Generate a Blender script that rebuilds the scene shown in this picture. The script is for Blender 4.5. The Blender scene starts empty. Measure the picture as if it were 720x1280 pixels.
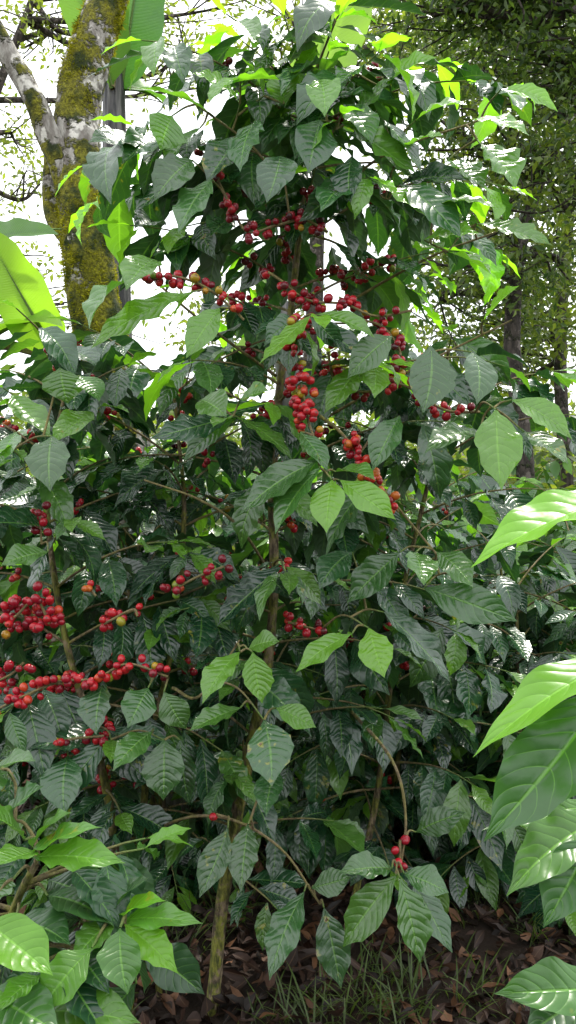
import bpy, math, numpy as np
rng = np.random.default_rng(11)
scene = bpy.context.scene
scene.view_settings.view_transform = 'Standard'
scene.view_settings.look = 'None'
scene.view_settings.exposure = 0
CAMZ = 1.5
F = 984.6
def P(px, py, y):
    """image pixel coordinates + chosen depth -> world position"""
    return np.array([(px-360)/F*y, y, CAMZ+(640-py)/F*y])
def nz(v):
    v = np.asarray(v, float); return v/(np.linalg.norm(v, axis=-1, keepdims=True)+1e-9)
def U(a, b, n=None): return rng.uniform(a, b, n)

# ------------------------------------------------------------ materials
class NT:
    def __init__(s, mat):
        s.t = mat.node_tree; s.t.nodes.clear()
    def n(s, typ, **kw):
        nd = s.t.nodes.new(typ)
        for k, v in kw.items():
            if k == 'ins':
                for kk, vv in v.items():
                    s.put(nd.inputs[kk], vv)
            else: setattr(nd, k, v)
        return nd
    def put(s, sock, v):
        if isinstance(v, bpy.types.NodeSocket): s.t.links.new(v, sock)
        elif isinstance(v, bpy.types.Node): s.t.links.new(v.outputs[0], sock)
        else: sock.default_value = v
    def m(s, op, a, b=0.0, c=0.0, clamp=False):
        nd = s.t.nodes.new('ShaderNodeMath'); nd.operation = op; nd.use_clamp = clamp
        s.put(nd.inputs[0], a); s.put(nd.inputs[1], b); s.put(nd.inputs[2], c); return nd.outputs[0]
    def mix(s, f, a, b, bt='MIX'):
        nd = s.t.nodes.new('ShaderNodeMix'); nd.data_type = 'RGBA'; nd.blend_type = bt
        s.put(nd.inputs[0], f)
        for i, v in ((6, a), (7, b)):
            if isinstance(v, tuple) and len(v) == 3: v = v+(1,)
            s.put(nd.inputs[i], v)
        return nd.outputs[2]
    def ss(s, x, lo, hi):
        nd = s.t.nodes.new('ShaderNodeMapRange'); nd.interpolation_type = 'SMOOTHSTEP'
        s.put(nd.inputs[0], x); nd.inputs[1].default_value = lo; nd.inputs[2].default_value = hi
        return nd.outputs[0]
    def noise(s, vec, scale, detail=3, rough=.55):
        nd = s.t.nodes.new('ShaderNodeTexNoise')
        if vec is not None: s.put(nd.inputs['Vector'], vec)
        nd.inputs['Scale'].default_value = scale; nd.inputs['Detail'].default_value = detail
        nd.inputs['Roughness'].default_value = rough
        return nd.outputs[0]
def newmat(name):
    m = bpy.data.materials.new(name); m.use_nodes = True; return m, NT(m)

def leaf_mat(name, dark, mid, young, nveins=9.5, slant=1.9, rough=.3, trans=(.10, .42), bump=.0022, veincol=.34, spots=True, spec=.5):
    m, t = newmat(name)
    at = t.n('ShaderNodeAttribute', attribute_name='lv')
    sep = t.n('ShaderNodeSeparateColor', ins={0: at.outputs['Color']})
    rnd, age, dmg = sep.outputs[0], sep.outputs[1], sep.outputs[2]
    uv = t.n('ShaderNodeUVMap')
    sx = t.n('ShaderNodeSeparateXYZ', ins={0: uv.outputs[0]})
    a = t.m('MULTIPLY', t.m('ABSOLUTE', t.m('SUBTRACT', sx.outputs[0], .5)), 2.0)
    ph = t.m('SUBTRACT', t.m('MULTIPLY', sx.outputs[1], nveins), t.m('MULTIPLY', t.m('POWER', a, 1.4), slant))
    ph = t.m('ADD', ph, t.m('MULTIPLY', rnd, 5.0))
    fr = t.m('MULTIPLY', t.m('ABSOLUTE', t.m('SUBTRACT', t.m('FRACT', ph), .5)), 2.0)
    vein = t.ss(fr, .88, 1.0)
    mid_r = t.m('SUBTRACT', 1.0, t.ss(a, .015, .08))
    vm = t.m('MAXIMUM', t.m('MULTIPLY', vein, t.m('SUBTRACT', .8, t.m('MULTIPLY', a, .6))), mid_r)
    geo = t.n('ShaderNodeNewGeometry')
    nb = t.noise(geo.outputs['Position'], 26, 3)
    base = t.mix(t.ss(t.m('ADD', t.m('MULTIPLY', rnd, .8), t.m('MULTIPLY', nb, .4)), .25, 1.05), dark, mid)
    base = t.mix(age, base, young)
    vc = t.mix(.5, base, tuple(min(1, c*1.9+.05) for c in young))
    col = t.mix(t.m('MULTIPLY', vm, veincol), base, vc)
    if spots:
        n2 = t.noise(geo.outputs['Position'], 40, 2)
        ye = t.ss(t.m('ADD', n2, t.m('MULTIPLY', dmg, .2)), .77, .88)
        col = t.mix(t.m('MULTIPLY', ye, .7), col, (.28, .27, .03))
        sp = t.ss(t.m('ADD', n2, t.m('MULTIPLY', dmg, .15)), .83, .87)
        col = t.mix(sp, col, (.11, .055, .02))
    back = t.mix(.3, col, (.10, .19, .07))
    colf = t.mix(geo.outputs['Backfacing'], col, back)
    h = t.m('SUBTRACT', t.m('MULTIPLY', t.m('SUBTRACT', 1.0, t.m('POWER', fr, 2.5)), t.m('SUBTRACT', 1.0, t.m('MULTIPLY', a, .7))), t.m('MULTIPLY', mid_r, .6))
    h = t.m('ADD', h, t.m('MULTIPLY', nb, 1.8))
    bp = t.n('ShaderNodeBump', ins={'Strength': .7, 'Distance': bump, 'Height': h})
    rg = t.m('ADD', rough-.09, t.m('MULTIPLY', nb, .2))
    rg = t.m('ADD', rg, t.m('MULTIPLY', geo.outputs['Backfacing'], .25))
    pr = t.n('ShaderNodeBsdfPrincipled', ins={'Base Color': colf, 'Roughness': rg, 'Normal': bp.outputs[0]})
    pr.inputs['Specular IOR Level'].default_value = spec
    tc = t.mix(1.0, col, (3.2, 3.4, 1.1), 'MULTIPLY')
    tr = t.n('ShaderNodeBsdfTranslucent', ins={'Color': tc})
    f = t.m('ADD', trans[0], t.m('MULTIPLY', age, trans[1]-trans[0]))
    mx = t.n('ShaderNodeMixShader', ins={0: f, 1: pr.outputs[0], 2: tr.outputs[0]})
    t.n('ShaderNodeOutputMaterial', ins={0: mx.outputs[0]})
    return m
def simple(name, fn):
    m, t = newmat(name); fn(t); return m
def far_leaf(dark, mid, young, trans):
    def fn(t):
        at = t.n('ShaderNodeAttribute', attribute_name='lv')
        sep = t.n('ShaderNodeSeparateColor', ins={0: at.outputs['Color']})
        col = t.mix(sep.outputs[1], t.mix(sep.outputs[0], dark, mid), young)
        d = t.n('ShaderNodeBsdfPrincipled', ins={'Base Color': col, 'Roughness': .45})
        tr = t.n('ShaderNodeBsdfTranslucent', ins={'Color': t.mix(1.0, col, (2.8, 2.8, 1.2), 'MULTIPLY')})
        mx = t.n('ShaderNodeMixShader', ins={0: trans, 1: d.outputs[0], 2: tr.outputs[0]})
        t.n('ShaderNodeOutputMaterial', ins={0: mx.outputs[0]})
    return fn

M_COF = leaf_mat('coffee_leaf', (.007, .036, .015), (.022, .082, .027), (.17, .38, .025), rough=.25, spec=.8, bump=.002)
M_COFN = leaf_mat('coffee_leaf_close', (.009, .042, .016), (.024, .088, .028), (.17, .40, .025), rough=.31, spec=.6, bump=.0013, veincol=.42)
M_BAN = leaf_mat('banana_leaf', (.04, .12, .035), (.08, .20, .03), (.24, .40, .04), nveins=60, slant=4, rough=.42, trans=(.28, .42), bump=.002, veincol=.12, spots=False)
M_TREE = simple('tree_leaf', far_leaf((.022, .05, .016), (.06, .105, .026), (.21, .26, .04), .36))
M_FARC = simple('coffee_leaf_far', far_leaf((.015, .055, .02), (.04, .11, .03), (.17, .36, .04), .22))

def wood_mat():
    m, t = newmat('coffee_bark')
    at = t.n('ShaderNodeAttribute', attribute_name='lv')
    sep = t.n('ShaderNodeSeparateColor', ins={0: at.outputs['Color']})
    geo = t.n('ShaderNodeNewGeometry')
    mp = t.n('ShaderNodeMapping', ins={0: geo.outputs['Position'], 3: (1, 1, .35)})
    n = t.noise(mp.outputs[0], 70, 5, .65)
    n2 = t.noise(geo.outputs['Position'], 22, 5, .65)
    old = t.mix(t.ss(n, .38, .62), (.05, .035, .02), (.28, .21, .13))
    old = t.mix(t.ss(n2, .45, .53), old, t.mix(t.ss(n, .35, .65), (.04, .05, .008), (.24, .24, .035)))
    tw = t.mix(n, (.14, .09, .045), (.30, .25, .11))
    col = t.mix(sep.outputs[1], old, tw)
    col = t.mix(t.ss(sep.outputs[1], .75, 1.0), col, (.12, .20, .04))
    bp = t.n('ShaderNodeBump', ins={'Strength': 1.0, 'Distance': .012, 'Height': t.m('ADD', n, n2)})
    pr = t.n('ShaderNodeBsdfPrincipled', ins={'Base Color': col, 'Roughness': .8, 'Normal': bp.outputs[0]})
    t.n('ShaderNodeOutputMaterial', ins={0: pr.outputs[0]})
    return m
M_WOOD = wood_mat()
def bark_mat(name, c1, c2, moss, lo, hi):
    m, t = newmat(name)
    geo = t.n('ShaderNodeNewGeometry')
    at = t.n('ShaderNodeAttribute', attribute_name='lv')
    sep = t.n('ShaderNodeSeparateColor', ins={0: at.outputs['Color']})
    mp = t.n('ShaderNodeMapping', ins={0: geo.outputs['Position'], 3: (1, 1, .3)})
    n = t.noise(mp.outputs[0], 22, 6, .65); n2 = t.noise(geo.outputs['Position'], 7, 5, .65)
    n3 = t.noise(geo.outputs['Position'], 60, 4, .7)
    n4 = t.noise(geo.outputs['Position'], 9, 3, .6)
    col = t.mix(t.ss(n, .35, .65), c1, c2)
    lich = t.ss(t.noise(geo.outputs['Position'], 11, 3), .56, .62)
    col = t.mix(lich, col, tuple(min(.75, c*1.45+.03) for c in c2))
    mo = t.mix(t.ss(n3, .3, .7), tuple(c*.35 for c in moss), tuple(c*1.6 for c in moss))
    mo = t.mix(t.ss(n4, .45, .65), mo, (.035, .055, .008))
    mf = t.ss(t.m('ADD', n2, t.m('MULTIPLY', sep.outputs[0], .35)), lo, hi)
    col = t.mix(mf, col, mo)
    h = t.m('ADD', n, t.m('MULTIPLY', t.m('MULTIPLY', t.m('ADD', n3, t.m('MULTIPLY', n4, 1.5)), mf), 1.6))
    bp = t.n('ShaderNodeBump', ins={'Strength': 1.0, 'Distance': .03, 'Height': h})
    pr = t.n('ShaderNodeBsdfPrincipled', ins={'Base Color': col, 'Roughness': .9, 'Normal': bp.outputs[0]})
    t.n('ShaderNodeOutputMaterial', ins={0: pr.outputs[0]})
    return m
MOSSC = (.24, .23, .012)
M_MOSSY = bark_mat('mossy_bark', (.16, .14, .12), (.42, .40, .36), MOSSC, .66, .72)
M_BARK = bark_mat('tree_bark', (.022, .018, .014), (.075, .06, .05), (.05, .06, .015), .55, .65)
def _moss(t):
    at = t.n('ShaderNodeAttribute', attribute_name='lv')
    sep = t.n('ShaderNodeSeparateColor', ins={0: at.outputs['Color']})
    geo = t.n('ShaderNodeNewGeometry')
    col = t.mix(sep.outputs[0], (.15, .155, .008), (.50, .48, .03))
    col = t.mix(t.ss(t.noise(geo.outputs['Position'], 9, 3, .6), .5, .68), col, (.06, .09, .01))
    pr = t.n('ShaderNodeBsdfDiffuse', ins={'Color': col})
    tr = t.n('ShaderNodeBsdfTranslucent', ins={'Color': col})
    mx = t.n('ShaderNodeMixShader', ins={0: .4, 1: pr.outputs[0], 2: tr.outputs[0]})
    t.n('ShaderNodeOutputMaterial', ins={0: mx.outputs[0]})
M_MOSS = simple('moss_tuft', _moss)
def _cherry(t):
    at = t.n('ShaderNodeAttribute', attribute_name='lv')
    sep = t.n('ShaderNodeSeparateColor', ins={0: at.outputs['Color']})
    geo = t.n('ShaderNodeNewGeometry')
    cr = t.n('ShaderNodeValToRGB', ins={0: sep.outputs[0]})
    e = cr.color_ramp.elements
    e[0].position = 0; e[0].color = (.14, .26, .03, 1)
    e[1].position = .08; e[1].color = (.42, .28, .02, 1)
    for p, c in ((.17, (.58, .09, .02, 1)), (.32, (.54, .016, .022, 1)), (.6, (.38, .008, .024, 1)), (.82, (.18, .006, .018, 1)), (1.0, (.06, .006, .012, 1))):
        x = e.new(p); x.color = c
    n = t.noise(geo.outputs['Position'], 90, 3)
    col = t.mix(t.m('MULTIPLY', n, .4), cr.outputs[0], t.mix(1.0, cr.outputs[0], (.4, .4, .4), 'MULTIPLY'))
    col = t.mix(sep.outputs[1], col, (.05, .03, .02))
    pr = t.n('ShaderNodeBsdfPrincipled', ins={'Base Color': col, 'Roughness': .23})
    t.n('ShaderNodeOutputMaterial', ins={0: pr.outputs[0]})
M_CHER = simple('coffee_cherry', _cherry)
def _ground(t):
    geo = t.n('ShaderNodeNewGeometry')
    n = t.noise(geo.outputs['Position'], 6, 8, .7); n2 = t.noise(geo.outputs['Position'], .8, 4)
    col = t.mix(n, (.010, .006, .004), (.05, .028, .016))
    col = t.mix(t.ss(n2, .55, .7), col, (.03, .04, .012))
    bp = t.n('ShaderNodeBump', ins={'Strength': 1.0, 'Distance': .04, 'Height': n})
    pr = t.n('ShaderNodeBsdfPrincipled', ins={'Base Color': col, 'Roughness': .95, 'Normal': bp.outputs[0]})
    t.n('ShaderNodeOutputMaterial', ins={0: pr.outputs[0]})
M_GROUND = simple('soil', _ground)
def _litter(t):
    at = t.n('ShaderNodeAttribute', attribute_name='lv')
    sep = t.n('ShaderNodeSeparateColor', ins={0: at.outputs['Color']})
    uv = t.n('ShaderNodeUVMap'); sx = t.n('ShaderNodeSeparateXYZ', ins={0: uv.outputs[0]})
    a = t.m('ABSOLUTE', t.m('SUBTRACT', sx.outputs[0], .5))
    geo = t.n('ShaderNodeNewGeometry')
    cr = t.n('ShaderNodeValToRGB', ins={0: sep.outputs[0]})
    e = cr.color_ramp.elements
    e[0].color = (.012, .007, .005, 1); e[1].color = (.26, .12, .055, 1)
    x = e.new(.7); x.color = (.055, .022, .011, 1)
    col = t.mix(t.noise(geo.outputs['Position'], 60, 3), cr.outputs[0], t.mix(1.0, cr.outputs[0], (.4, .35, .3), 'MULTIPLY'))
    col = t.mix(t.m('SUBTRACT', 1.0, t.ss(a, .01, .05)), col, (.10, .055, .03))
    pr = t.n('ShaderNodeBsdfPrincipled', ins={'Base Color': col, 'Roughness': .65})
    t.n('ShaderNodeOutputMaterial', ins={0: pr.outputs[0]})
M_LITTER = simple('dead_leaf', _litter)
def _pseudo(t):
    geo = t.n('ShaderNodeNewGeometry')
    mp = t.n('ShaderNodeMapping', ins={0: geo.outputs['Position'], 3: (1, 1, .08)})
    n = t.noise(mp.outputs[0], 30, 5, .6)
    cr = t.n('ShaderNodeValToRGB', ins={0: n}); e = cr.color_ramp.elements
    e[0].position = .40; e[0].color = (.010, .010, .013, 1); e[1].position = .70; e[1].color = (.20, .19, .18, 1)
    bp = t.n('ShaderNodeBump', ins={'Strength': 1.0, 'Distance': .03, 'Height': n})
    pr = t.n('ShaderNodeBsdfPrincipled', ins={'Base Color': cr.outputs[0], 'Roughness': .6, 'Normal': bp.outputs[0]})
    t.n('ShaderNodeOutputMaterial', ins={0: pr.outputs[0]})
M_PSEUDO = simple('banana_sheath', _pseudo)

# ------------------------------------------------------------ mesh helpers
def build(name, V, Q, mat, uv=None, col=None, parent=None, smooth=True):
    V = np.ascontiguousarray(V, dtype=np.float32); Q = np.ascontiguousarray(Q, dtype=np.int32)
    me = bpy.data.meshes.new(name)
    me.vertices.add(len(V)); me.vertices.foreach_set('co', V.ravel())
    k = Q.shape[1]
    me.loops.add(Q.size); me.loops.foreach_set('vertex_index', Q.ravel())
    me.polygons.add(len(Q)); me.polygons.foreach_set('loop_start', np.arange(0, Q.size, k, dtype=np.int32))
    try: me.polygons.foreach_set('loop_total', np.full(len(Q), k, dtype=np.int32))
    except Exception: pass
    me.update(calc_edges=True)
    if smooth: me.polygons.foreach_set('use_smooth', np.ones(len(Q), dtype=bool))
    if uv is not None:
        l = me.uv_layers.new(name='UVMap'); l.data.foreach_set('uv', np.ascontiguousarray(uv[Q.ravel()], dtype=np.float32).ravel())
    if col is not None:
        c = np.ones((len(V), 4), dtype=np.float32); c[:, :3] = col
        a = me.attributes.new('lv', 'FLOAT_COLOR', 'POINT'); a.data.foreach_set('color', c.ravel())
    me.materials.append(mat); me.validate()
    ob = bpy.data.objects.new(name, me); scene.collection.objects.link(ob)
    if parent: ob.parent = parent
    return ob
def empty(name, loc=(0, 0, 0)):
    e = bpy.data.objects.new(name, None); e.empty_display_size = .2
    scene.collection.objects.link(e); return e
class Acc:
    def __init__(s): s.V = []; s.Q = []; s.uv = []; s.c = []; s.n = 0
    def add(s, V, Q, uv=None, c=None):
        s.V.append(V); s.Q.append(Q+s.n); s.n += len(V)
        s.uv.append(uv if uv is not None else np.zeros((len(V), 2)))
        s.c.append(c if c is not None else np.zeros((len(V), 3)))
    def build(s, name, mat, parent=None, smooth=True):
        if not s.V: return None
        return build(name, np.concatenate(s.V), np.concatenate(s.Q), mat, np.concatenate(s.uv), np.concatenate(s.c), parent, smooth)
def spline(pts, n=8):
    p = np.asarray(pts, float)
    if len(p) == 2: return p[0]+(p[1]-p[0])*np.linspace(0, 1, n+1)[:, None]
    p = np.vstack([2*p[0]-p[1], p, 2*p[-1]-p[-2]]); out = []
    for i in range(1, len(p)-2):
        t = np.linspace(0, 1, n, endpoint=False)[:, None]
        a, b, c, d = p[i-1], p[i], p[i+1], p[i+2]
        out.append(.5*((2*b)+(-a+c)*t+(2*a-5*b+4*c-d)*t**2+(-a+3*b-3*c+d)*t**3))
    out.append(p[-2][None]); return np.vstack(out)
def tube(acc, path, rad, sides=6, young=None, lump=0.0, red=0.0):
    path = np.asarray(path, float); n = len(path)
    rad = np.broadcast_to(np.asarray(rad, float), (n,)) if np.ndim(rad) == 0 else np.asarray(rad, float)
    T = nz(np.gradient(path, axis=0))
    ref = np.array([1., 0.2, 0.1]) if abs(T[0, 2]) > .7 else np.array([0, 0, 1.])
    A = nz(np.cross(T, ref)); B = np.cross(T, A)
    th = np.linspace(0, 2*np.pi, sides, endpoint=False)
    r = rad[:, None]*np.ones((1, sides))
    if lump:
        k = np.arange(n)[:, None]
        r = r*(1+lump*(np.sin(th*2+k*.35+1)*.5+np.sin(th*3-k*.6)*.4+np.sin(k*.9+th)*.4+rng.normal(0, .25, (n, sides))))
    V = path[:, None]+A[:, None]*(np.cos(th)[None, :, None]*r[..., None])+B[:, None]*(np.sin(th)[None, :, None]*r[..., None])
    V = V.reshape(-1, 3)
    i = np.arange(n-1)[:, None]*sides; j = np.arange(sides)[None]; j2 = (j+1) % sides
    Q = np.stack([i+j, i+j2, i+sides+j2, i+sides+j], -1).reshape(-1, 4)
    y = np.zeros(n) if young is None else np.broadcast_to(young, (n,))
    c = np.zeros((len(V), 3)); c[:, 1] = np.repeat(y, sides)
    c[:, 0] = np.repeat(np.broadcast_to(red, (n,)), sides)
    acc.add(V, Q, None, c)

US = np.array([0, .04, .12, .24, .36, .48, .60, .72, .82, .90, .95, 1.0])
WS = np.array([.03, .06, .32, .68, .91, 1.0, .96, .76, .46, .20, .09, .006])
def leaves(acc, base, d, n, L, W, K, age, fold=.25, wav=.03, nu=12, nv=6, dmg=None, prof=None):
    """batch of real curved leaf blades. arrays of N"""
    base = np.atleast_2d(base); N = len(base)
    if N == 0: return
    d = nz(np.atleast_2d(d)); n = np.atleast_2d(n); n = nz(n-(n*d).sum(-1, keepdims=True)*d); s = np.cross(n, d)
    f = lambda x: np.broadcast_to(np.asarray(x, float), (N,)).astype(float)
    L, W, K, age, fold, wav = map(f, (L, W, K, age, fold, wav)); K = np.where(np.abs(K) < .02, .02, K)
    u = np.linspace(0, 1, nu+1)**.95; v = np.linspace(-1, 1, nv+1)
    pw = np.interp(u, US if prof is None else prof[0], WS if prof is None else prof[1])
    u3 = u[None, :, None]; v3 = v[None, None, :]
    Ku = K[:, None, None]*u3
    X = (L/K)[:, None, None]*np.sin(Ku); Z = -(L/K)[:, None, None]*(1-np.cos(Ku))
    ph = U(0, 6.28, N)[:, None, None]; fq = U(2.4, 5.0, N)[:, None, None]; sg = np.sign(v3)*U(-1, 1, N)[:, None, None]
    Y = v3*pw[None, :, None]*W[:, None, None]*.5*(1+.05*np.sin(fq*6.28*u3+ph*2+sg))
    off = np.abs(Y)*fold[:, None, None]+wav[:, None, None]*L[:, None, None]*np.abs(v3)**1.6*np.sin(fq*6.28*u3+ph+sg*1.6)*np.sin(np.pi*u3)
    off = off+U(-.4, .4, N)[:, None, None]*Y*u3           # twist
    side = U(-.15, .15, N)[:, None, None]*L[:, None, None]*u3**2
    sn, cs = np.sin(Ku), np.cos(Ku)
    Xf = X+off*sn; Zf = Z+off*cs; Yf = Y+side
    V = base[:, None, None]+Xf[..., None]*d[:, None, None]+Yf[..., None]*s[:, None, None]+Zf[..., None]*n[:, None, None]
    k = (nu+1)*(nv+1)
    i = np.arange(nu)[:, None]*(nv+1); j = np.arange(nv)[None]
    q = np.stack([i+j, i+nv+1+j, i+nv+2+j, i+j+1], -1).reshape(-1, 4)
    Q = (q[None]+(np.arange(N)*k)[:, None, None]).reshape(-1, 4)
    uv = np.stack(np.broadcast_arrays((v3+1)/2, u3), -1)[0].reshape(-1, 2)
    c = np.zeros((N, k, 3)); c[..., 0] = U(0, 1, N)[:, None]; c[..., 1] = np.clip(age, 0, 1)[:, None]
    c[..., 2] = (U(0, 1, N)**5 if dmg is None else f(dmg))[:, None]
    acc.add(V.reshape(-1, 3), Q, np.tile(uv, (N, 1)), c.reshape(-1, 3))

def cherry_unit(seg=12, rings=9):
    V = []; C = []
    for i in range(rings+1):
        a = math.pi*i/rings
        for j in range(seg):
            b = 2*math.pi*j/seg
            r = math.sin(a); z = math.cos(a)*1.13
            if i == 0: z -= .08; r = .02
            if i == rings: r = .02
            V.append((r*math.cos(b), r*math.sin(b), z)); C.append(1.0 if i == 0 else (.25 if i == 1 else 0))
    Q = [(i*seg+j, (i+1)*seg+j, (i+1)*seg+(j+1) % seg, i*seg+(j+1) % seg) for i in range(rings) for j in range(seg)]
    return np.array(V), np.array(Q), np.array(C)
CV, CQ, CC = cherry_unit()
def cherry(acc, pos, axis, r, ripe):
    a = nz(axis); b = nz(np.cross(a, [.3, .5, .81])); c = np.cross(a, b)
    V = pos+r*(CV[:, 0:1]*b+CV[:, 1:2]*c+CV[:, 2:3]*a)
    col = np.zeros((len(V), 3)); col[:, 0] = ripe; col[:, 1] = CC
    acc.add(V, CQ, None, col)

UP = np.array([0, 0, 1.])
RC = .0108
class Coffee:
    def __init__(s, seed_name='coffee_plant', nu=12, nv=6, mat=None):
        s.name = seed_name; s.w = Acc(); s.l = Acc(); s.ch = Acc(); s.nu = nu; s.nv = nv; s.mat = mat or M_COF
        s.face = np.array([0, -.55, .9]); s.stems = []; s.L = []
    def put(s, base, d, n, L, W, K, age, fold=.25, wav=.028):
        s.L.append((base, d, n, L, W, K, age, fold, wav))
    def stem(s, pts, r0, r1, sides=9, n=10):
        p = spline(pts, n); k = len(p)
        tube(s.w, p, np.linspace(r0, r1, k), sides, np.linspace(0, .25, k), lump=.16)
        s.stems.append(p); return p
    def cluster(s, pos, tang, n, ripe, r=RC, spread=.014):
        for _ in range(n):
            a = rng.normal(0, 1, 3); a -= a.dot(tang)*tang*.6; a = nz(a)
            rp = U(0, .12) if rng.random() < .05 else np.clip(ripe+rng.normal(0, .17), .15, 1)
            cherry(s.ch, pos+a*(spread+r*U(.2, .9))+tang*U(-.016, .016), a, r*U(.74, 1.12), rp)
    def strand(s, pts, per=6, ripe=.5, step=.036, r=RC, rad=.0035, spread=.012):
        p = spline(pts, 8); seg = np.r_[0, np.cumsum(np.linalg.norm(np.diff(p, axis=0), axis=1))]
        tube(s.w, p, rad, 6, .7); s.stems.append(p)
        t = 0
        while t <= seg[-1]+.001:
            q = np.array([np.interp(t, seg, p[:, k]) for k in range(3)])
            q2 = np.array([np.interp(min(t+.01, seg[-1]+.01), np.r_[seg, seg[-1]+.02], np.r_[p[:, k], p[-1, k]+(p[-1, k]-p[-2, k])]) for k in range(3)])
            s.cluster(q, nz(q2-q+1e-6), max(1, int(per*U(.5, 1.4))), ripe, r, spread)
            t += step*U(.8, 1.6)
    def branch(s, o, az, el, L, droop=.9, leaf=.17, start=.35, age_tip=.4, agebase=0., cher=0., node=.065, twigr=.0045, ripe=.5):
        n = max(6, int(L/.05)); st = L/n; pts = [np.array(o, float)]; e = el
        a = az
        for i in range(n):
            e -= droop*st*U(.5, 1.5)*(1+i/n); a += rng.normal(0, .05)
            e = max(e, -1.25)
            pts.append(pts[-1]+st*np.array([math.cos(e)*math.cos(a), math.cos(e)*math.sin(a), math.sin(e)]))
        p = np.array(pts); k = len(p)
        tube(s.w, p, np.linspace(twigr, twigr*.4, k), 5, np.linspace(.35, 1, k)); s.stems.append(p)
        t = start*L
        while t <= L:
            f = t/L; x = f*(k-1); i = min(int(x), k-2); q = p[i]+(p[i+1]-p[i])*(x-i); tg = nz(p[i+1]-p[i])
            sd = nz(np.cross(tg, UP))
            ang = U(-.5, .5)
            for sg in (-1, 1):
                if rng.random() < .12: continue
                fwd = U(.35, .8)+.6*(f > .93)
                dd = nz(sd*sg*math.cos(ang)+UP*math.sin(ang)*sg*.6+tg*fwd+np.array([0, 0, -U(.1, 1.3)*(1.15-.5*f)]))
                nn = nz(UP*.9+s.face*.5+rng.normal(0, .42, 3)+tg*.15)
                ll = leaf*U(.65, 1.3)*(1 if f < .9 else U(.5, .85))
                ag = agebase+(age_tip*U(0, 1.5) if f > .86 else 0)+(U(.1, .5) if rng.random() < .05 else 0)
                s.put(q+dd*.008, dd, nn, ll, ll*U(.36, .46), U(.1, 1.4), ag, U(.05, .45), U(.018, .055))
            t += node*U(.75, 1.2)
        tg = nz(p[-1]-p[-2])
        s.put(p[-1], nz(tg+rng.normal(0, .15, 3)), UP+s.face*.5+rng.normal(0, .2, 3), leaf*.65, leaf*.25, .5, agebase+age_tip*1.2)
        if cher > 0:
            t = .12*L
            while t < min(.75, start+.3)*L:
                f = t/L; x = f*(k-1); i = min(int(x), k-2); q = p[i]+(p[i+1]-p[i])*(x-i)
                if rng.random() < cher: s.cluster(q, nz(p[i+1]-p[i]), rng.integers(3, 8), ripe)
                t += .045
        return p
    def fill(s, stem, zlo, zhi, lenf, pairs, leaf=.17, el0=.15, el1=.55, **kw):
        zz = stem[:, 2]; az = U(0, 6.28)
        for i in range(pairs):
            z = zlo+(zhi-zlo)*(i+U(-.2, .2))/max(1, pairs-1)
            o = np.array([np.interp(z, zz, stem[:, 0]), np.interp(z, zz, stem[:, 1]), z])
            az += math.pi/2+rng.normal(0, .3)
            for h in (0, math.pi):
                a = az+h+rng.normal(0, .2); L = lenf(z)*U(.7, 1.15)
                L *= (1-.38*max(0, -math.sin(a)))
                f = (z-zlo)/(zhi-zlo)
                s.branch(o, a, el0+el1*f+rng.normal(0, .12), L, leaf=leaf, **kw)
    def hand(s, b, t, w, age, by=2.0, ty=None, K=.5, pref=None, fold=.22, wav=.025, twig=True):
        ty = by if ty is None else ty
        B = P(b[0], b[1], by); T = P(t[0], t[1], ty)
        d = nz(T-B); n = np.array([0, -.75, .65]) if pref is None else np.array(pref, float)
        n = nz(n-n.dot(d)*d); ch = np.linalg.norm(T-B); L = ch*(K/2)/math.sin(K/2)
        d0 = d*math.cos(K/2)+n*math.sin(K/2); n0 = n*math.cos(K/2)-d*math.sin(K/2)
        s.put(B, d0, n0, L, w/F*by, K, age, fold, wav)
        if twig and s.stems:
            allp = np.vstack(s.stems); tgt = allp[np.argmin(((allp-B-[0, .03, -.03])**2).sum(1))]
            dd = np.linalg.norm(tgt-B)
            mid = (B+tgt)/2+np.array([0, .02, .12*dd])
            tw = spline([tgt, mid, B], 6)
            tube(s.w, tw, np.linspace(.0035, .002, 13), 5, np.linspace(.5, 1, 13)); s.stems.append(tw)
    def finish(s):
        e = empty(s.name)
        if s.L:
            cols = list(zip(*s.L))
            leaves(s.l, np.array(cols[0]), np.array(cols[1]), np.array(cols[2]), *[np.array(c) for c in cols[3:7]],
                   fold=np.array(cols[7]), wav=np.array(cols[8]), nu=s.nu, nv=s.nv)
        s.w.build('stems', M_WOOD, e); s.l.build('leaves', s.mat, e); s.ch.build('cherries', M_CHER, e)
        return e

# ------------------------------------------------------------ main coffee plant
C = Coffee(nu=14)
S1 = C.stem([P(264, 1272, 2.35), P(285, 1080, 2.36), P(338, 800, 2.38), P(342, 560, 2.4), P(362, 400, 2.38), P(378, 250, 2.36), P(385, 110, 2.34)], .022, .005)
S2 = C.stem([P(165, 1275, 2.32), P(135, 1000, 2.25), P(80, 790, 2.2), P(60, 620, 2.3), P(85, 470, 2.32)], .014, .005)
S3 = C.stem([P(200, 1250, 2.45), P(180, 1000, 2.42), P(216, 800, 2.4), P(230, 640, 2.45), P(215, 470, 2.5)], .012, .005)
S5 = C.stem([P(420, 1215, 2.6), P(470, 1000, 2.7), P(500, 760, 2.75), P(545, 560, 2.7), P(560, 440, 2.65)], .013, .005)
def lz1(z): return float(np.interp(z, [.7, 1.0, 1.5, 1.9, 2.2, 2.5, 2.7, 2.85], [.42, .5, .66, .76, .62, .66, .56, .35]))
C.fill(S1, 2.34, 2.76, lz1, 10, leaf=.205, start=.24, age_tip=.8, agebase=.05, cher=.06, ripe=.75, node=.062)
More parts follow.
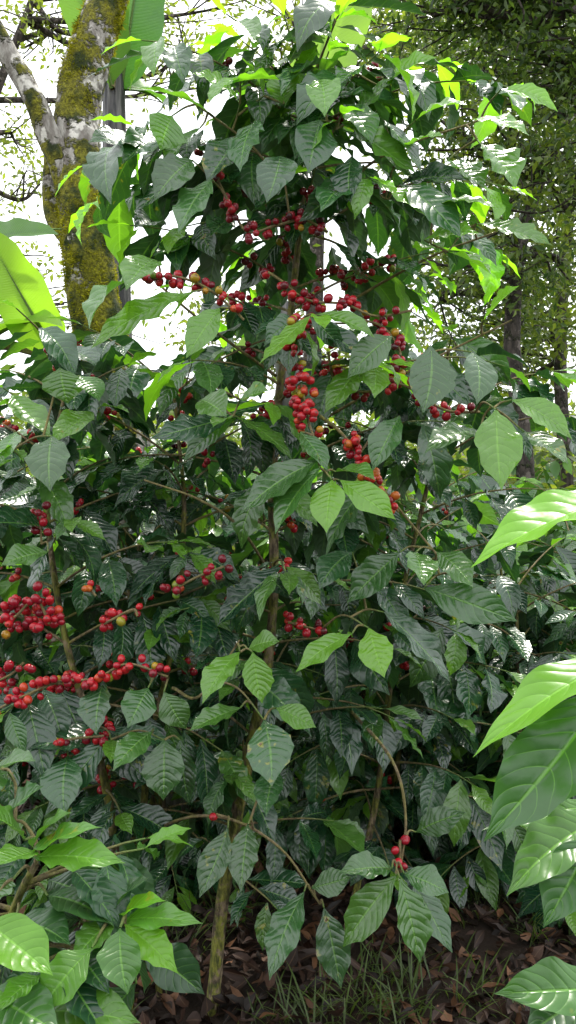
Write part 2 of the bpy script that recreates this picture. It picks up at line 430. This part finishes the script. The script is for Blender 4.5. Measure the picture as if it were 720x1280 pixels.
C.fill(S1, 1.75, 2.3, lz1, 9, leaf=.19, start=.42, age_tip=.7, agebase=.02, cher=.3, ripe=.64, node=.062)
C.fill(S1, .95, 1.75, lz1, 11, leaf=.19, start=.38, age_tip=.3, cher=.12, node=.062)
C.fill(S1, .45, .95, lz1, 5, leaf=.18, start=.4, age_tip=.2, node=.062)
C.fill(S2, .7, 1.9, lambda z: .48, 15, leaf=.185, start=.28, age_tip=.4, cher=.2, ripe=.5, node=.062)
C.fill(S3, .7, 1.87, lambda z: .5, 12, leaf=.18, start=.38, age_tip=.35, cher=.1, node=.062)
C.fill(S5, .45, 1.92, lambda z: .52, 18, leaf=.19, start=.34, age_tip=.4, cher=.06, node=.062)
for a in np.linspace(0, 6.28, 11)[:-1]:
    C.branch(S1[-1]-[0, 0, U(0, .1)], a, .6, .26, leaf=.19, start=.3, age_tip=.9, agebase=.25)
def ST(pts, y, **k): C.strand([P(a, b, y+(c[0] if c else 0)) for a, b, *c in pts], **k)
ST([(272, 225), (290, 260), (310, 290), (345, 282), (380, 275), (410, 290)], 2.06, per=5, ripe=.74)
ST([(385, 245), (455, 238), (485, 250)], 2.15, per=3, ripe=.8)
ST([(188, 350), (215, 345), (255, 358), (290, 385), (305, 400)], 2.02, per=5, ripe=.6)
ST([(335, 340), (350, 350), (385, 375), (430, 380), (470, 395), (515, 388)], 2.1, per=4, ripe=.62)
ST([(372, 405), (366, 440), (370, 455)], 1.97, per=7, ripe=.55, step=.026, spread=.012)
ST([(376, 480), (383, 510), (386, 530)], 1.94, per=10, ripe=.42, step=.022, spread=.02)
ST([(410, 440), (420, 478), (455, 490), (500, 480), (555, 512), (600, 515)], 2.05, per=4, ripe=.6)
ST([(455, 400), (480, 410), (500, 440), (495, 470)], 2.12, per=5, ripe=.7)
ST([(440, 550), (460, 590), (480, 615), (498, 640)], 1.96, per=7, ripe=.32, step=.03)
ST([(5, 780), (20, 770), (45, 750), (62, 780)], 1.93, per=10, ripe=.55, spread=.028, step=.028)
ST([(0, 850), (15, 842), (30, 828)], 2.0, per=7, ripe=.55, spread=.022)
ST([(-10, 890), (30, 870), (75, 852), (120, 848), (160, 830), (210, 846)], 1.93, per=6, ripe=.5)
ST([(45, 942), (85, 925), (130, 920)], 1.95, per=4, ripe=.55)
ST([(130, 780), (165, 762), (172, 770)], 2.0, per=4, ripe=.5)
ST([(215, 738), (245, 722), (280, 708)], 2.0, per=5, ripe=.65)
ST([(50, 640), (52, 680)], 2.05, per=5, ripe=.75)
ST([(360, 778), (400, 788)], 2.1, per=4, ripe=.6)
ST([(270, 1018), (285, 1022)], 1.95, per=2, ripe=.45)
ST([(500, 1050), (500, 1078)], 1.93, per=4, ripe=.4)
ST([(110, 735), (120, 745)], 2.0, per=5, ripe=.25)
for pts in ([(400, 520, 2.0), (430, 545, 1.98), (470, 600, 1.98), (535, 680, 1.95), (570, 720, 1.95)],
            [(440, 890, 2.3), (490, 950, 2.0), (507, 1020, 1.95), (500, 1090, 1.93)],
            [(150, 1080, 2.3), (210, 1030, 2.1), (280, 1022, 2.0), (350, 1060, 1.95), (400, 1130, 1.92)],
            [(340, 720, 2.4), (300, 660, 2.1), (250, 625, 2.0), (180, 600, 1.98)],
            [(216, 860, 2.1), (250, 870, 2.0), (300, 800, 1.98)],
            [(345, 470, 2.4), (250, 400, 2.2), (170, 330, 2.1)],
            [(375, 300, 2.36), (330, 200, 2.2), (245, 130, 2.1)],
            [(378, 290, 2.36), (470, 200, 2.2), (600, 150, 2.1)],
            [(365, 420, 2.36), (520, 330, 2.2), (620, 290, 2.1)],
            [(385, 535, 2.36), (500, 470, 2.2), (640, 400, 2.05)]):
    p = spline([P(*q) for q in pts], 8); C.stems.append(p)
    tube(C.w, p, np.linspace(.005, .0025, len(p)), 6, np.linspace(.3, .8, len(p)))
H = C.hand
for b, t, w, age, y, k in [
    ((398, 575), (298, 642), 62, .12, 1.85, .4), ((400, 585), (345, 668), 50, .15, 1.84, .5), ((375, 540), (410, 590), 40, .1, 1.9, .5),
    ((415, 600), (411, 666), 44, .75, 1.82, .3), ((425, 600), (488, 655), 40, .72, 1.82, .5), ((420, 590), (470, 600), 40, .3, 1.9, .5),
    ((470, 600), (400, 690), 46, .1, 1.95, .6), ((538, 432), (540, 518), 62, .1, 1.9, .4), ((590, 440), (602, 508), 46, .1, 1.95, .4),
    ((620, 512), (618, 612), 56, .55, 1.85, .3), ((490, 420), (430, 470), 44, .15, 1.95, .4), ((640, 500), (718, 545), 44, .5, 1.85, .4),
    ((655, 540), (712, 580), 40, .2, 1.85, .4), ((600, 540), (520, 560), 44, .15, 1.9, .6), ((500, 520), (470, 590), 40, .1, 1.95, .4),
    ((461, 785), (478, 848), 44, .8, 1.85, .3), ((440, 792), (368, 838), 36, .6, 1.85, .5), ((480, 765), (558, 860), 56, .02, 1.95, .5),
    ((520, 690), (525, 730), 40, .3, 1.9, .4), ((500, 690), (435, 755), 46, .1, 1.95, .5), ((530, 735), (640, 790), 50, .1, 1.95, .6),
    ((545, 690), (600, 730), 40, .2, 1.95, .4), ((440, 690), (395, 735), 44, .02, 2.0, .5),
    ((300, 815), (255, 880), 40, .55, 1.88, .4), ((316, 815), (320, 880), 44, .6, 1.86, .3), ((310, 812), (350, 800), 34, .4, 1.9, .4),
    ((185, 860), (160, 910), 44, .1, 1.9, .4), ((205, 865), (225, 915), 40, .2, 1.9, .4), ((130, 850), (115, 920), 44, .05, 1.95, .4),
    ((330, 900), (352, 980), 60, .05, 1.9, .4), ((300, 885), (240, 920), 36, .3, 1.9, .4), ((345, 885), (395, 910), 34, .5, 1.9, .4),
    ((205, 925), (208, 1000), 52, .12, 1.88, .4), ((190, 915), (135, 960), 40, .2, 1.88, .4), ((225, 925), (240, 1005), 44, .05, 1.9, .4),
    ((285, 1035), (258, 1125), 40, .1, 1.9, .3), ((310, 1030), (303, 1115), 42, .12, 1.9, .3), ((345, 960), (325, 1020), 40, .05, 1.95, .3),
    ((380, 1115), (335, 1225), 48, .08, 1.88, .3), ((405, 1135), (430, 1235), 44, .08, 1.88, .3), ((390, 1110), (440, 1100), 34, .15, 1.9, .4),
    ((495, 1095), (425, 1180), 48, .28, 1.82, .4), ((500, 1098), (522, 1205), 50, .22, 1.8, .3), ((505, 1092), (560, 1120), 44, .12, 1.85, .5), ((490, 1085), (430, 1100), 36, .15, 1.86, .4),
    ((515, 1098), (558, 1195), 40, .05, 1.9, .3), ((520, 1040), (580, 1010), 36, .1, 2.0, .4),
    ((240, 365), (120, 445), 42, .62, 1.95, .5), ((275, 385), (232, 448), 38, .5, 1.95, .3), ((195, 325), (150, 360), 50, .4, 1.95, .5),
    ((165, 350), (108, 412), 56, .3, 1.93, .5), ((215, 145), (195, 185), 50, .35, 2.0, .5), ((260, 140), (170, 110), 40, .6, 2.05, .6),
    ((300, 130), (240, 90), 40, .7, 2.1, .6), ((330, 120), (300, 70), 40, .7, 2.15, .5), ((390, 110), (450, 60), 42, .6, 2.15, .5), ((375, 110), (395, 55), 40, .65, 2.15, .5),
    ((480, 110), (545, 75), 40, .5, 2.1, .5), ((440, 150), (500, 95), 42, .35, 2.1, .5), ((355, 130), (355, 88), 44, .6, 2.1, .4),
    ((626, 112), (698, 138), 36, .7, 2.0, .5), ((600, 180), (655, 235), 52, .4, 2.0, .4), ((590, 150), (660, 170), 44, .5, 2.0, .5), ((500, 190), (560, 170), 34, .6, 2.05, .5),
    ((595, 280), (688, 312), 36, .35, 2.0, .4), ((560, 315), (618, 345), 44, .55, 2.0, .4), ((605, 400), (648, 358), 42, .7, 2.0, .4), ((530, 300), (600, 290), 40, .55, 2.0, .5),
    ((350, 195), (345, 255), 50, .03, 2.0, .4), ((440, 195), (430, 255), 44, .02, 2.0, .4), ((265, 225), (215, 290), 46, .12, 2.0, .4), ((500, 230), (580, 300), 50, .02, 2.05, .4),
    ((240, 200), (190, 250), 50, .1, 2.0, .5), ((300, 170), (260, 230), 50, .02, 2.05, .4), ((400, 150), (380, 215), 54, .02, 2.0, .4), ((320, 150), (300, 215), 50, .05, 2.05, .4),
    ((480, 150), (520, 215), 50, .03, 2.05, .4), ((250, 160), (205, 215), 46, .3, 2.05, .4), ((430, 130), (470, 180), 50, .1, 2.05, .4), ((560, 200), (600, 235), 44, .3, 2.05, .4),
    ((350, 100), (280, 105), 44, .7, 2.05, .5), ((300, 95), (255, 130), 40, .6, 2.0, .5), ((400, 100), (415, 145), 44, .5, 2.0, .5), ((520, 150), (585, 130), 40, .6, 2.05, .5), ((545, 255), (625, 260), 40, .4, 2.0, .5),
    ((250, 500), (285, 520), 44, .3, 1.95, .4), ((300, 500), (335, 490), 38, .35, 1.95, .4), ((65, 545), (62, 615), 52, .12, 1.95, .4), ((75, 460), (80, 505), 52, .25, 1.98, .4),
    ((20, 540), (0, 590), 46, .2, 1.98, .4), ((100, 470), (130, 500), 40, .2, 1.98, .4), ((60, 690), (0, 705), 36, .25, 1.95, .4), ((85, 945), (75, 1020), 54, .03, 1.95, .4), ((45, 930), (0, 940), 44, .15, 1.95, .4),
    ]:
    H(b, t, w*.98, age, y, y-U(.0, .12), K=k+U(-.15, .35), pref=(U(-.45, .45), -.6, U(.4, 1.)), fold=U(.1, .4), wav=U(.02, .05))
C.finish()

# ------------------------------------------------------------ foreground plants
G = Coffee(nu=24, nv=10, mat=M_COFN)
gs = G.stem([np.array([-.62, 1.35, 0]), P(-20, 1250, 1.3), P(20, 1130, 1.28), P(45, 1080, 1.26)], .012, .005)
gs2 = G.stem([np.array([-.35, 1.5, 0]), np.array([-.36, 1.4, .5]), P(110, 1210, 1.28), P(152, 1150, 1.25)], .01, .004)
for b, t, w, age, y, k in [
    ((40, 1072), (148, 1092), 44, .55, 1.2, .6), ((35, 1070), (125, 1040), 40, .35, 1.22, .6), ((45, 1065), (0, 1085), 50, .5, 1.2, .5), ((40, 1060), (90, 1015), 40, .3, 1.25, .5),
    ((30, 1050), (-20, 1015), 46, .3, 1.25, .5), ((60, 1120), (150, 1150), 60, .1, 1.25, .5), ((15, 1100), (-30, 1140), 60, .2, 1.2, .5),
    ((152, 1150), (246, 1168), 40, .4, 1.2, .7), ((155, 1155), (224, 1216), 40, .85, 1.18, .5), ((148, 1145), (205, 1130), 34, .8, 1.22, .5), ((145, 1150), (85, 1200), 50, .35, 1.2, .5),
    ((140, 1145), (185, 1100), 44, .1, 1.25, .5), ((150, 1160), (150, 1245), 50, .25, 1.15, .4),
    ((-20, 1150), (62, 1224), 64, .65, 1.12, .5), ((115, 1185), (45, 1265), 56, .5, 1.14, .5), ((50, 1265), (170, 1290), 60, .4, 1.12, .6), ((-20, 1240), (70, 1300), 70, .15, 1.1, .5),
    ((170, 1230), (110, 1310), 60, .1, 1.15, .5), ((0, 1030), (50, 990), 46, .1, 1.3, .4), ((20, 1150), (95, 1175), 56, .08, 1.22, .4), ((10, 965), (-40, 995), 50, .2, 1.35, .4), ((-10, 965), (50, 945), 40, .2, 1.35, .4),
    ((60, 1100), (125, 1135), 54, .05, 1.3, .5), ((30, 1200), (110, 1245), 60, .05, 1.2, .5), ((100, 1150), (20, 1165), 50, .05, 1.3, .5),
    ((100, 1120), (170, 1190), 50, .03, 1.32, .5), ((60, 1180), (140, 1220), 56, .03, 1.3, .5), ((180, 1180), (250, 1250), 50, .05, 1.4, .5)]:
    G.hand(b, t, w*1.02, age, y, y-.06, K=k, pref=(U(-.3, .3), -.4, .9), fold=U(.15, .4), wav=.03)
for i in range(6):
    G.branch(gs[int(U(8, 28))], U(0, 6.28), .4, .2, leaf=.13, start=.4, age_tip=.5, agebase=.0, node=.06)
    G.branch(gs2[int(U(12, 28))], U(1.5, 4.7), .3, .16, leaf=.13, start=.4, age_tip=.4, agebase=.0, node=.06)
G.finish()
R = Coffee(nu=28, nv=12, mat=M_COFN)
rs = R.stem([np.array([.62, 1.15, 0]), np.array([.60, 1.1, .7]), P(850, 1000, 1.0), P(800, 850, .92), P(790, 640, .9)], .012, .004)
for b, t, w, age, y, k in [
    ((810, 620), (600, 718), 96, .9, .82, .7), ((810, 810), (594, 950), 76, .7, .82, .6), ((770, 850), (636, 1075), 92, .12, .80, .4),
    ((760, 1020), (618, 1100), 60, .3, .88, .6), ((745, 1040), (688, 1165), 60, .12, .85, .4), ((770, 1235), (628, 1266), 56, .2, .88, .6), ((760, 1010), (600, 1035), 28, .3, 1.0, .6), ((750, 1230), (660, 1305), 60, .1, .9, .5)]:
    R.hand(b, t, w*1.08, age, y, y-.04, K=k, pref=(-.15, -.35 if age > .5 else -.6, .85), fold=.3, wav=.022)
R.finish()

# ------------------------------------------------------------ surrounding coffee shrubs
def shrub(x, y, h, r, stems=3, pairs=10, leaf=.18, age=.05, nu=8, nv=4, cher=.05, lo=.22, mat=None):
    S = Coffee(nu=nu, nv=nv, mat=mat)
    for i in range(stems):
        a = U(0, 6.28); o = np.array([math.cos(a), math.sin(a), 0])*r*.35
        st = S.stem([np.array([x, y, 0])+o*.3, np.array([x, y, h*.5])+o*.8, np.array([x, y, h*U(.86, 1)])+o], .016, .005, 6, 6)
        S.fill(st, h*lo, st[-1, 2]-.02, lambda z: r*(1.05-.6*(z/h)**3), pairs, leaf=leaf, start=.25, age_tip=.5, agebase=age, cher=cher)
    return S.finish()
for x, y, h, r in [(-1.25, 3.2, 1.95, .65), (-.45, 3.25, 1.85, .65), (.35, 3.3, 1.5, .6), (1.0, 3.2, 1.3, .6), (1.55, 3.7, 1.4, .6), (1.9, 4.6, 1.55, .7), (.9, 4.6, 1.75, .7), (0, 4.2, 1.8, .7), (2.6, 3.9, 1.6, .7)]:
    shrub(x, y, h, r, pairs=12, lo=.09, nu=7, age=.0+.16*(x > 1.2))
for x, y, h, r in [(-2.4, 4.4, 2.1, .8), (-1.0, 5.3, 2.0, .8), (.1, 5.8, 1.9, .8), (1.7, 6.2, 1.75, .85), (2.9, 6.0, 1.9, .85), (-3.2, 6.6, 2.1, .9), (-1.8, 7.2, 2.1, .9), (0.6, 7.8, 2.0, .9), (2.2, 8.2, 2.0, 1.), (3.8, 8.0, 2.1, 1.)]:
    shrub(x, y, h, r, stems=3, pairs=8, leaf=.2, nu=5, nv=2, cher=0, age=.2, mat=M_FARC)
for x, y, h, r in [(-1.5, -1.2, 2.2, .8), (0, -1.6, 2.3, .8), (1.5, -1.2, 2.2, .8)]:  # unseen shrubs behind the camera, added to block low sky light
    shrub(x, y, h, r, stems=4, pairs=10, leaf=.24, nu=4, nv=2, cher=0, age=.05, mat=M_FARC)

# ------------------------------------------------------------ mossy tree
def mossy():
    e = empty('mossy_tree'); w = Acc()
    main = spline([np.array([-.62, 4.05, -.05]), P(192, 850, 4.0), P(178, 700, 4.0), P(150, 520, 4.0), P(118, 380, 4.0), P(104, 260, 4.0), P(96, 150, 4.05), P(115, 60, 4.1), P(145, -30, 4.2), P(200, -200, 4.4), P(240, -420, 4.7)], 12)
    n = len(main); r = np.interp(np.arange(n), [0, 8, 30, 56, 72, 90, n], [.22, .13, .125, .125, .12, .10, .05])
    mossw = np.interp(np.arange(n), [0, 30, 46, 60, 68, 80, n], [.3, .35, .9, .9, .45, .6, .5])
    tube(w, main, r, 28, lump=.06, red=mossw)
    lim = spline([P(100, 260, 4.0), P(74, 200, 3.95), P(40, 120, 3.9), P(0, 50, 3.85), P(-60, -60, 3.8), P(-160, -220, 3.7)], 10)
    tube(w, lim, np.linspace(.068, .035, len(lim)), 18, lump=.09, red=.45)
    lim2 = spline([P(112, 330, 4.0), P(66, 270, 4.05), P(62, 200, 4.1), P(60, 170, 4.2)], 8)
    tube(w, lim2, np.linspace(.05, .02, len(lim2)), 12, lump=.1, red=.5)
    w.build('trunk', M_MOSSY, e)
    m = Acc(); N = 60000
    seg = rng.integers(0, n-1, N); th = U(0, 6.28, N)
    dens = (np.sin(seg*.31+th*1.0)+np.sin(seg*.13+2)*.8+np.sin(th*2+seg*.2)*.5)+(mossw[seg]-.5)*3
    k = dens+rng.normal(0, .35, N) > .3
    seg, th = seg[k], th[k]; N = len(seg)
    p = main[seg]+(main[seg+1]-main[seg])*U(0, 1, N)[:, None]; T = nz(main[seg+1]-main[seg])
    A = nz(np.cross(T, [1, .2, .1])); B = np.cross(T, A); o = A*np.cos(th)[:, None]+B*np.sin(th)[:, None]
    b = p+o*(r[seg]*.98)[:, None]; d = nz(o+rng.normal(0, .5, (N, 3))+np.array([0, 0, -.3])); s = nz(np.cross(d, rng.normal(0, 1, (N, 3))))
    clump = .5+1.1*np.maximum(0, np.sin(seg*.9+th*3)*np.sin(th*5-seg*.4))
    L = (U(.006, .026, N)*clump)[:, None]; V = np.stack([b-s*.0025, b+s*.0025, b+d*L+s*.0012, b+d*L-s*.0012], 1).reshape(-1, 3)
    c = np.repeat(np.stack([U(0, 1, N), U(0, 1, N), U(0, 1, N)], 1), 4, 0)
    m.add(V, np.arange(N*4).reshape(-1, 4), None, c); m.build('moss', M_MOSS, e)
    return e
mossy()

# ------------------------------------------------------------ trees with leafy crowns
def leafcards(acc, pos, size, age, flat=.5):
    N = len(pos); d = nz(rng.normal(0, 1, (N, 3))*[1, 1, .6]+[0, 0, -.25]); n = nz(rng.normal(0, 1, (N, 3))*[.6, .6, .6]+[0, 0, flat*1.6])
    leaves(acc, pos, d, n, size*U(.7, 1.3, N), size*U(.38, .5, N), U(.1, .9, N), age, nu=2, nv=2, wav=0,
           prof=(np.array([0, .5, 1]), np.array([.05, 1, .03])))
def tree(name, trunk, r0, r1, clumps, nper, spread, size, age=.1, agevar=.2, mat=None, limb=.9):
    e = empty(name); w = Acc(); l = Acc()
    tr = spline(trunk, 8); n = len(tr)
    tube(w, tr, np.linspace(r0, r1, n), 12, lump=.08)
    for c in clumps:
        c = np.array(c, float)
        dist = np.linalg.norm(tr-c, axis=1)+np.where(tr[:, 2] > c[2], 3, 0)+np.where(tr[:, 2] < tr[-1, 2]*.35, 3, 0)
        o = tr[np.argmin(dist)]; mid = (o+c)/2+rng.normal(0, .2, 3)+[0, 0, -.12*np.linalg.norm(c-o)]
        lp = spline([o, mid, c], 8); tube(w, lp, np.linspace(r1*limb, .014, len(lp)), 6, lump=.1)
        K = 9
        tips = c+rng.normal(0, 1, (K, 3))*spread*np.array([.8, .8, .5])
        for t in tips:
            st = lp[rng.integers(5, len(lp)-1)]
            q = spline([st, (st+t)/2+rng.normal(0, .1, 3), t], 5); tube(w, q, np.linspace(.014, .004, len(q)), 4)
            m = max(4, nper//K)
            g = q[rng.integers(3, len(q), m)]+rng.normal(0, 1, (m, 3))*spread*.36*np.array([1, 1, .5])
            leafcards(l, g, size, np.clip(age+rng.normal(0, agevar, m), 0, 1))
    w.build('trunk_and_limbs', M_BARK, e); l.build('foliage', mat or M_TREE, e)
def cl(lst, y, dy=.8): return [P(a, b, y+U(-dy, dy)) for a, b in lst]
tree('shade_tree', [np.array([2.5, 8.0, 0]), P(655, 560, 8.), P(640, 430, 8.), P(648, 320, 8.), P(668, 240, 8.1), P(700, 170, 8.1), P(760, 60, 8.2)], .10, .05,
     cl([(560, 60), (600, 90), (650, 60), (700, 40), (690, 130), (640, 140), (720, 220), (700, 330), (600, 330), (610, 250), (560, 380), (550, 150), (740, 110), (580, -20), (660, -40), (670, 190), (640, 400)], 8.2, 1.), 560, .55, .10, .12, limb=.8)
tree('shade_tree', [np.array([4.4, 12, 0]), P(700, 450, 12), P(712, 200, 12), P(680, -50, 12)], .12, .05,
     cl([(560, 420), (620, 450), (680, 460), (700, 380), (640, 390), (540, 330), (600, 200), (660, 180), (720, 120), (560, 100), (520, 20), (640, 20), (700, -40), (590, -80), (600, 270), (560, 220), (670, 310), (720, 260)], 12, 1.5), 600, .9, .15, .35)
tree('shade_tree', [np.array([-4.3, 11, 0]), P(-40, 400, 11), P(-30, 200, 11), P(40, 0, 11)], .12, .05,
     cl([(20, 180), (50, 230), (-20, 120), (30, 60), (60, 20), (200, 20), (240, 60), (10, 330), (250, 110), (180, -50), (80, 380), (-40, 250), (280, 10)], 11, 1.2), 200, .7, .12, .6)
tree('shade_tree', [np.array([0.3, 14, 0]), P(390, 450, 14), P(400, 250, 14), P(420, 60, 14)], .2, .08,
     cl([(250, 400), (300, 440), (400, 440), (330, 380), (460, 450), (500, 440), (480, 30), (440, -20), (400, 60), (330, -30), (350, 60), (540, 30), (520, 80)], 14, 1.5), 420, .8, .16, .45)
tree('shade_tree', [np.array([3.6, 6.2, 0]), np.array([3.5, 6.1, 3]), P(800, 0, 6), P(700, -150, 6)], .12, .05,
     cl([(560, -10), (620, 10), (680, 0), (720, 60), (500, -40), (700, -60), (600, -60), (730, 140), (640, -20), (540, 20), (650, 60), (700, 110)], 6, .5), 620, .42, .075, .04, .1)

D = Acc()
def mass(n, x0, x1, y0, y1, hfun, size):
    x = U(x0, x1, n); y = U(y0, y1, n); z = hfun(x, y)
    leafcards(D, np.stack([x, y, z], 1), size, np.clip(rng.normal(.3, .25, n), 0, 1), .5)
def slope(y): return np.maximum(0, (y-12))*.1
def hill(x, y):
    top = 1.9+1.3*np.sin(x*.9+y*.4)*np.sin(y*.7+x*.23)+.8*np.sin(x*2.3+1)*np.sin(y*1.9)
    return slope(y)+np.clip(top, .6, 6)*U(0, 1, len(x))**.45
mass(26000, -11, 11, 10.5, 20, hill, .22)
mass(16000, -26, 26, 20, 38, lambda x, y: slope(y)+(3.2+1.6*np.sin(x*.5+y)*np.sin(y*.5))*U(0, 1, len(x))**.5, .4)
D.build('distant_foliage', M_TREE)

# ------------------------------------------------------------ banana plants
BPROF = (np.array([0, .03, .10, .2, .4, .6, .8, .92, 1.0]), np.array([.05, .1, .55, .82, 1, .97, .78, .45, .04]))
def banana(base, top, r0, r1, lv, stemmat=True):
    e = empty('banana_plant'); w = Acc(); l = Acc(); pe = Acc()
    st = spline([base, (np.array(base)+top)/2, top], 12); tube(w, st, np.linspace(r0, r1, len(st)), 16, lump=.07)
    w.build('pseudostem', M_PSEUDO, e)
    for b, t, W, K, pref, age in lv:
        b = np.array(b, float); t = np.array(t, float); d = nz(t-b); n = np.array(pref, float); n = nz(n-n.dot(d)*d)
        ch = np.linalg.norm(t-b); L = ch*(K/2)/math.sin(K/2)
        d0 = d*math.cos(K/2)+n*math.sin(K/2); n0 = n*math.cos(K/2)-d*math.sin(K/2)
        leaves(l, b, d0, n0, L, W, K, age, fold=.35, wav=.012, nu=40, nv=12, prof=BPROF)
        tube(pe, spline([st[-1], (st[-1]+b)/2+[0, 0, .05], b], 6), np.linspace(r1*.5, .018, 13), 8, .8)
        a = np.linspace(0, K, 24)[:, None]
        mr = b+L/K*(np.sin(a)*d0-(1-np.cos(a))*n0)-n0*.006
        tube(pe, mr, np.linspace(.016, .003, 24), 6, 1.)
    l.build('blades', M_BAN, e); pe.build('midribs', M_WOOD, e)
banana(np.array([-1.05, 5.0, 0]), P(142, 95, 5), .14, .07,
       [(P(150, 120, 5), P(185, -110, 5.1), .42, .5, (.3, -1, .2), .0), (P(140, 110, 4.9), P(60, -120, 4.6), .42, .6, (0, -.7, .6), .3), (P(150, 110, 5), P(205, 130, 5.2), .22, .9, (.3, -.8, .6), .0)])
banana(np.array([-1.75, 3.7, 0]), P(-60, 440, 3.7), .11, .06,
       [(P(-70, 330, 3.7), P(76, 285, 3.5), .2, .6, (-.2, -.9, .7), .15), (P(75, 450, 3.5), P(-20, 285, 3.3), .24, .35, (-.2, -1, .4), .65), (P(-30, 440, 3.6), P(90, 400, 3.3), .2, .8, (0, -.6, .8), .6)])
banana(np.array([.25, 4.4, 0]), P(350, 380, 4.4), .12, .06,
       [(P(375, 250, 4.4), P(430, -90, 4.5), .36, .35, (-.1, -1, .3), .6), (P(340, 400, 4.3), P(295, 500, 4.0), .2, .5, (-.6, -.7, .4), .75), (P(350, 380, 4.4), P(240, 300, 4.8), .26, .8, (0, -.5, .8), .3)])

# ------------------------------------------------------------ ground + litter
k = 121; a = np.linspace(-1, 1, k); gx = np.sinh(a*5)/np.sinh(5)*150; gy = np.sinh(a*5)/np.sinh(5)*150+3
X, Y = np.meshgrid(gx, gy); Z = slope(Y)+.02*np.sin(X*3.1)*np.sin(Y*2.7)+.012*np.sin(X*9+Y*7)
V = np.stack([X, Y, Z], -1).reshape(-1, 3); i = np.arange(k-1)[:, None]*k; j = np.arange(k-1)[None]
build('ground', V, np.stack([i+j, i+j+1, i+k+j+1, i+k+j], -1).reshape(-1, 4), M_GROUND)
LT = Acc(); N = 20000
pos = np.stack([U(-2.5, 3.5, N), U(1.2, 6.0, N), U(.005, .06, N)], 1); ang = U(0, 6.28, N)
d = np.stack([np.cos(ang), np.sin(ang), rng.normal(0, .25, N)], 1)
leaves(LT, pos, d, np.array([0, 0, 1])+rng.normal(0, .4, (N, 3)), U(.03, .13, N), U(.012, .048, N), U(-1.2, 1.8, N), 0, fold=U(-.2, .9, N), wav=.08, nu=5, nv=4)
LT.build('leaf_litter', M_LITTER)
GR = Acc(); N = 2200
cx = U(-.6, 2.2, 60); cy = U(2.2, 4, 60); q = rng.integers(0, 60, N)
pos = np.stack([cx[q]+rng.normal(0, .07, N), cy[q]+rng.normal(0, .07, N), np.full(N, .01)], 1); ang = U(0, 6.28, N)
leaves(GR, pos, np.stack([np.cos(ang)*.5, np.sin(ang)*.5, np.ones(N)], 1), np.stack([-np.cos(ang), -np.sin(ang), np.ones(N)*.4], 1)*-1, U(.06, .2, N), .006, U(-1.4, -.3, N), .15, nu=5, nv=2, wav=0)
GR.build('grass', M_TREE)

# ------------------------------------------------------------ light
w = bpy.data.worlds.new('World'); scene.world = w; w.use_nodes = True
t = w.node_tree; t.nodes.clear()
EL, AZ = math.radians(62), math.radians(20)   # azimuth east of +Y
sky = t.nodes.new('ShaderNodeTexSky'); sky.sky_type = 'NISHITA'; sky.sun_disc = False
sky.sun_elevation = EL; sky.sun_rotation = AZ; sky.dust_density = 3
tc = t.nodes.new('ShaderNodeTexCoord'); no = t.nodes.new('ShaderNodeTexNoise'); no.inputs['Scale'].default_value = 2.2; no.inputs['Detail'].default_value = 3
mr = t.nodes.new('ShaderNodeMapRange'); mr.inputs[1].default_value = .3; mr.inputs[2].default_value = .55; mr.inputs[3].default_value = .6; mr.inputs[4].default_value = 1
mx = t.nodes.new('ShaderNodeMix'); mx.data_type = 'RGBA'; mx.inputs[7].default_value = (16.2, 16.6, 17.0, 1)
bg = t.nodes.new('ShaderNodeBackground'); bg.inputs[1].default_value = .14; out = t.nodes.new('ShaderNodeOutputWorld')
L = t.links.new
L(tc.outputs['Generated'], no.inputs['Vector']); L(no.outputs[0], mr.inputs[0]); L(mr.outputs[0], mx.inputs[0]); L(sky.outputs[0], mx.inputs[6]); L(mx.outputs[2], bg.inputs[0]); L(bg.outputs[0], out.inputs[0])
from mathutils import Vector
sd = bpy.data.lights.new('sun', 'SUN'); sd.energy = 5.0; sd.angle = math.radians(3); sd.color = (1, .95, .86)
so = bpy.data.objects.new('sun', sd); scene.collection.objects.link(so)
D3 = Vector((math.sin(AZ)*math.cos(EL), math.cos(AZ)*math.cos(EL), math.sin(EL)))
so.rotation_euler = D3.to_track_quat('Z', 'Y').to_euler(); so.location = D3*20

cd = bpy.data.cameras.new('camera'); cam = bpy.data.objects.new('camera', cd); scene.collection.objects.link(cam)
cd.sensor_fit = 'VERTICAL'; cd.sensor_height = 24; cd.lens = 12/.65; cd.clip_end = 600; cd.clip_start = .05
cam.location = (0, 0, CAMZ); cam.rotation_euler = (math.radians(90), 0, 0)
scene.camera = cam
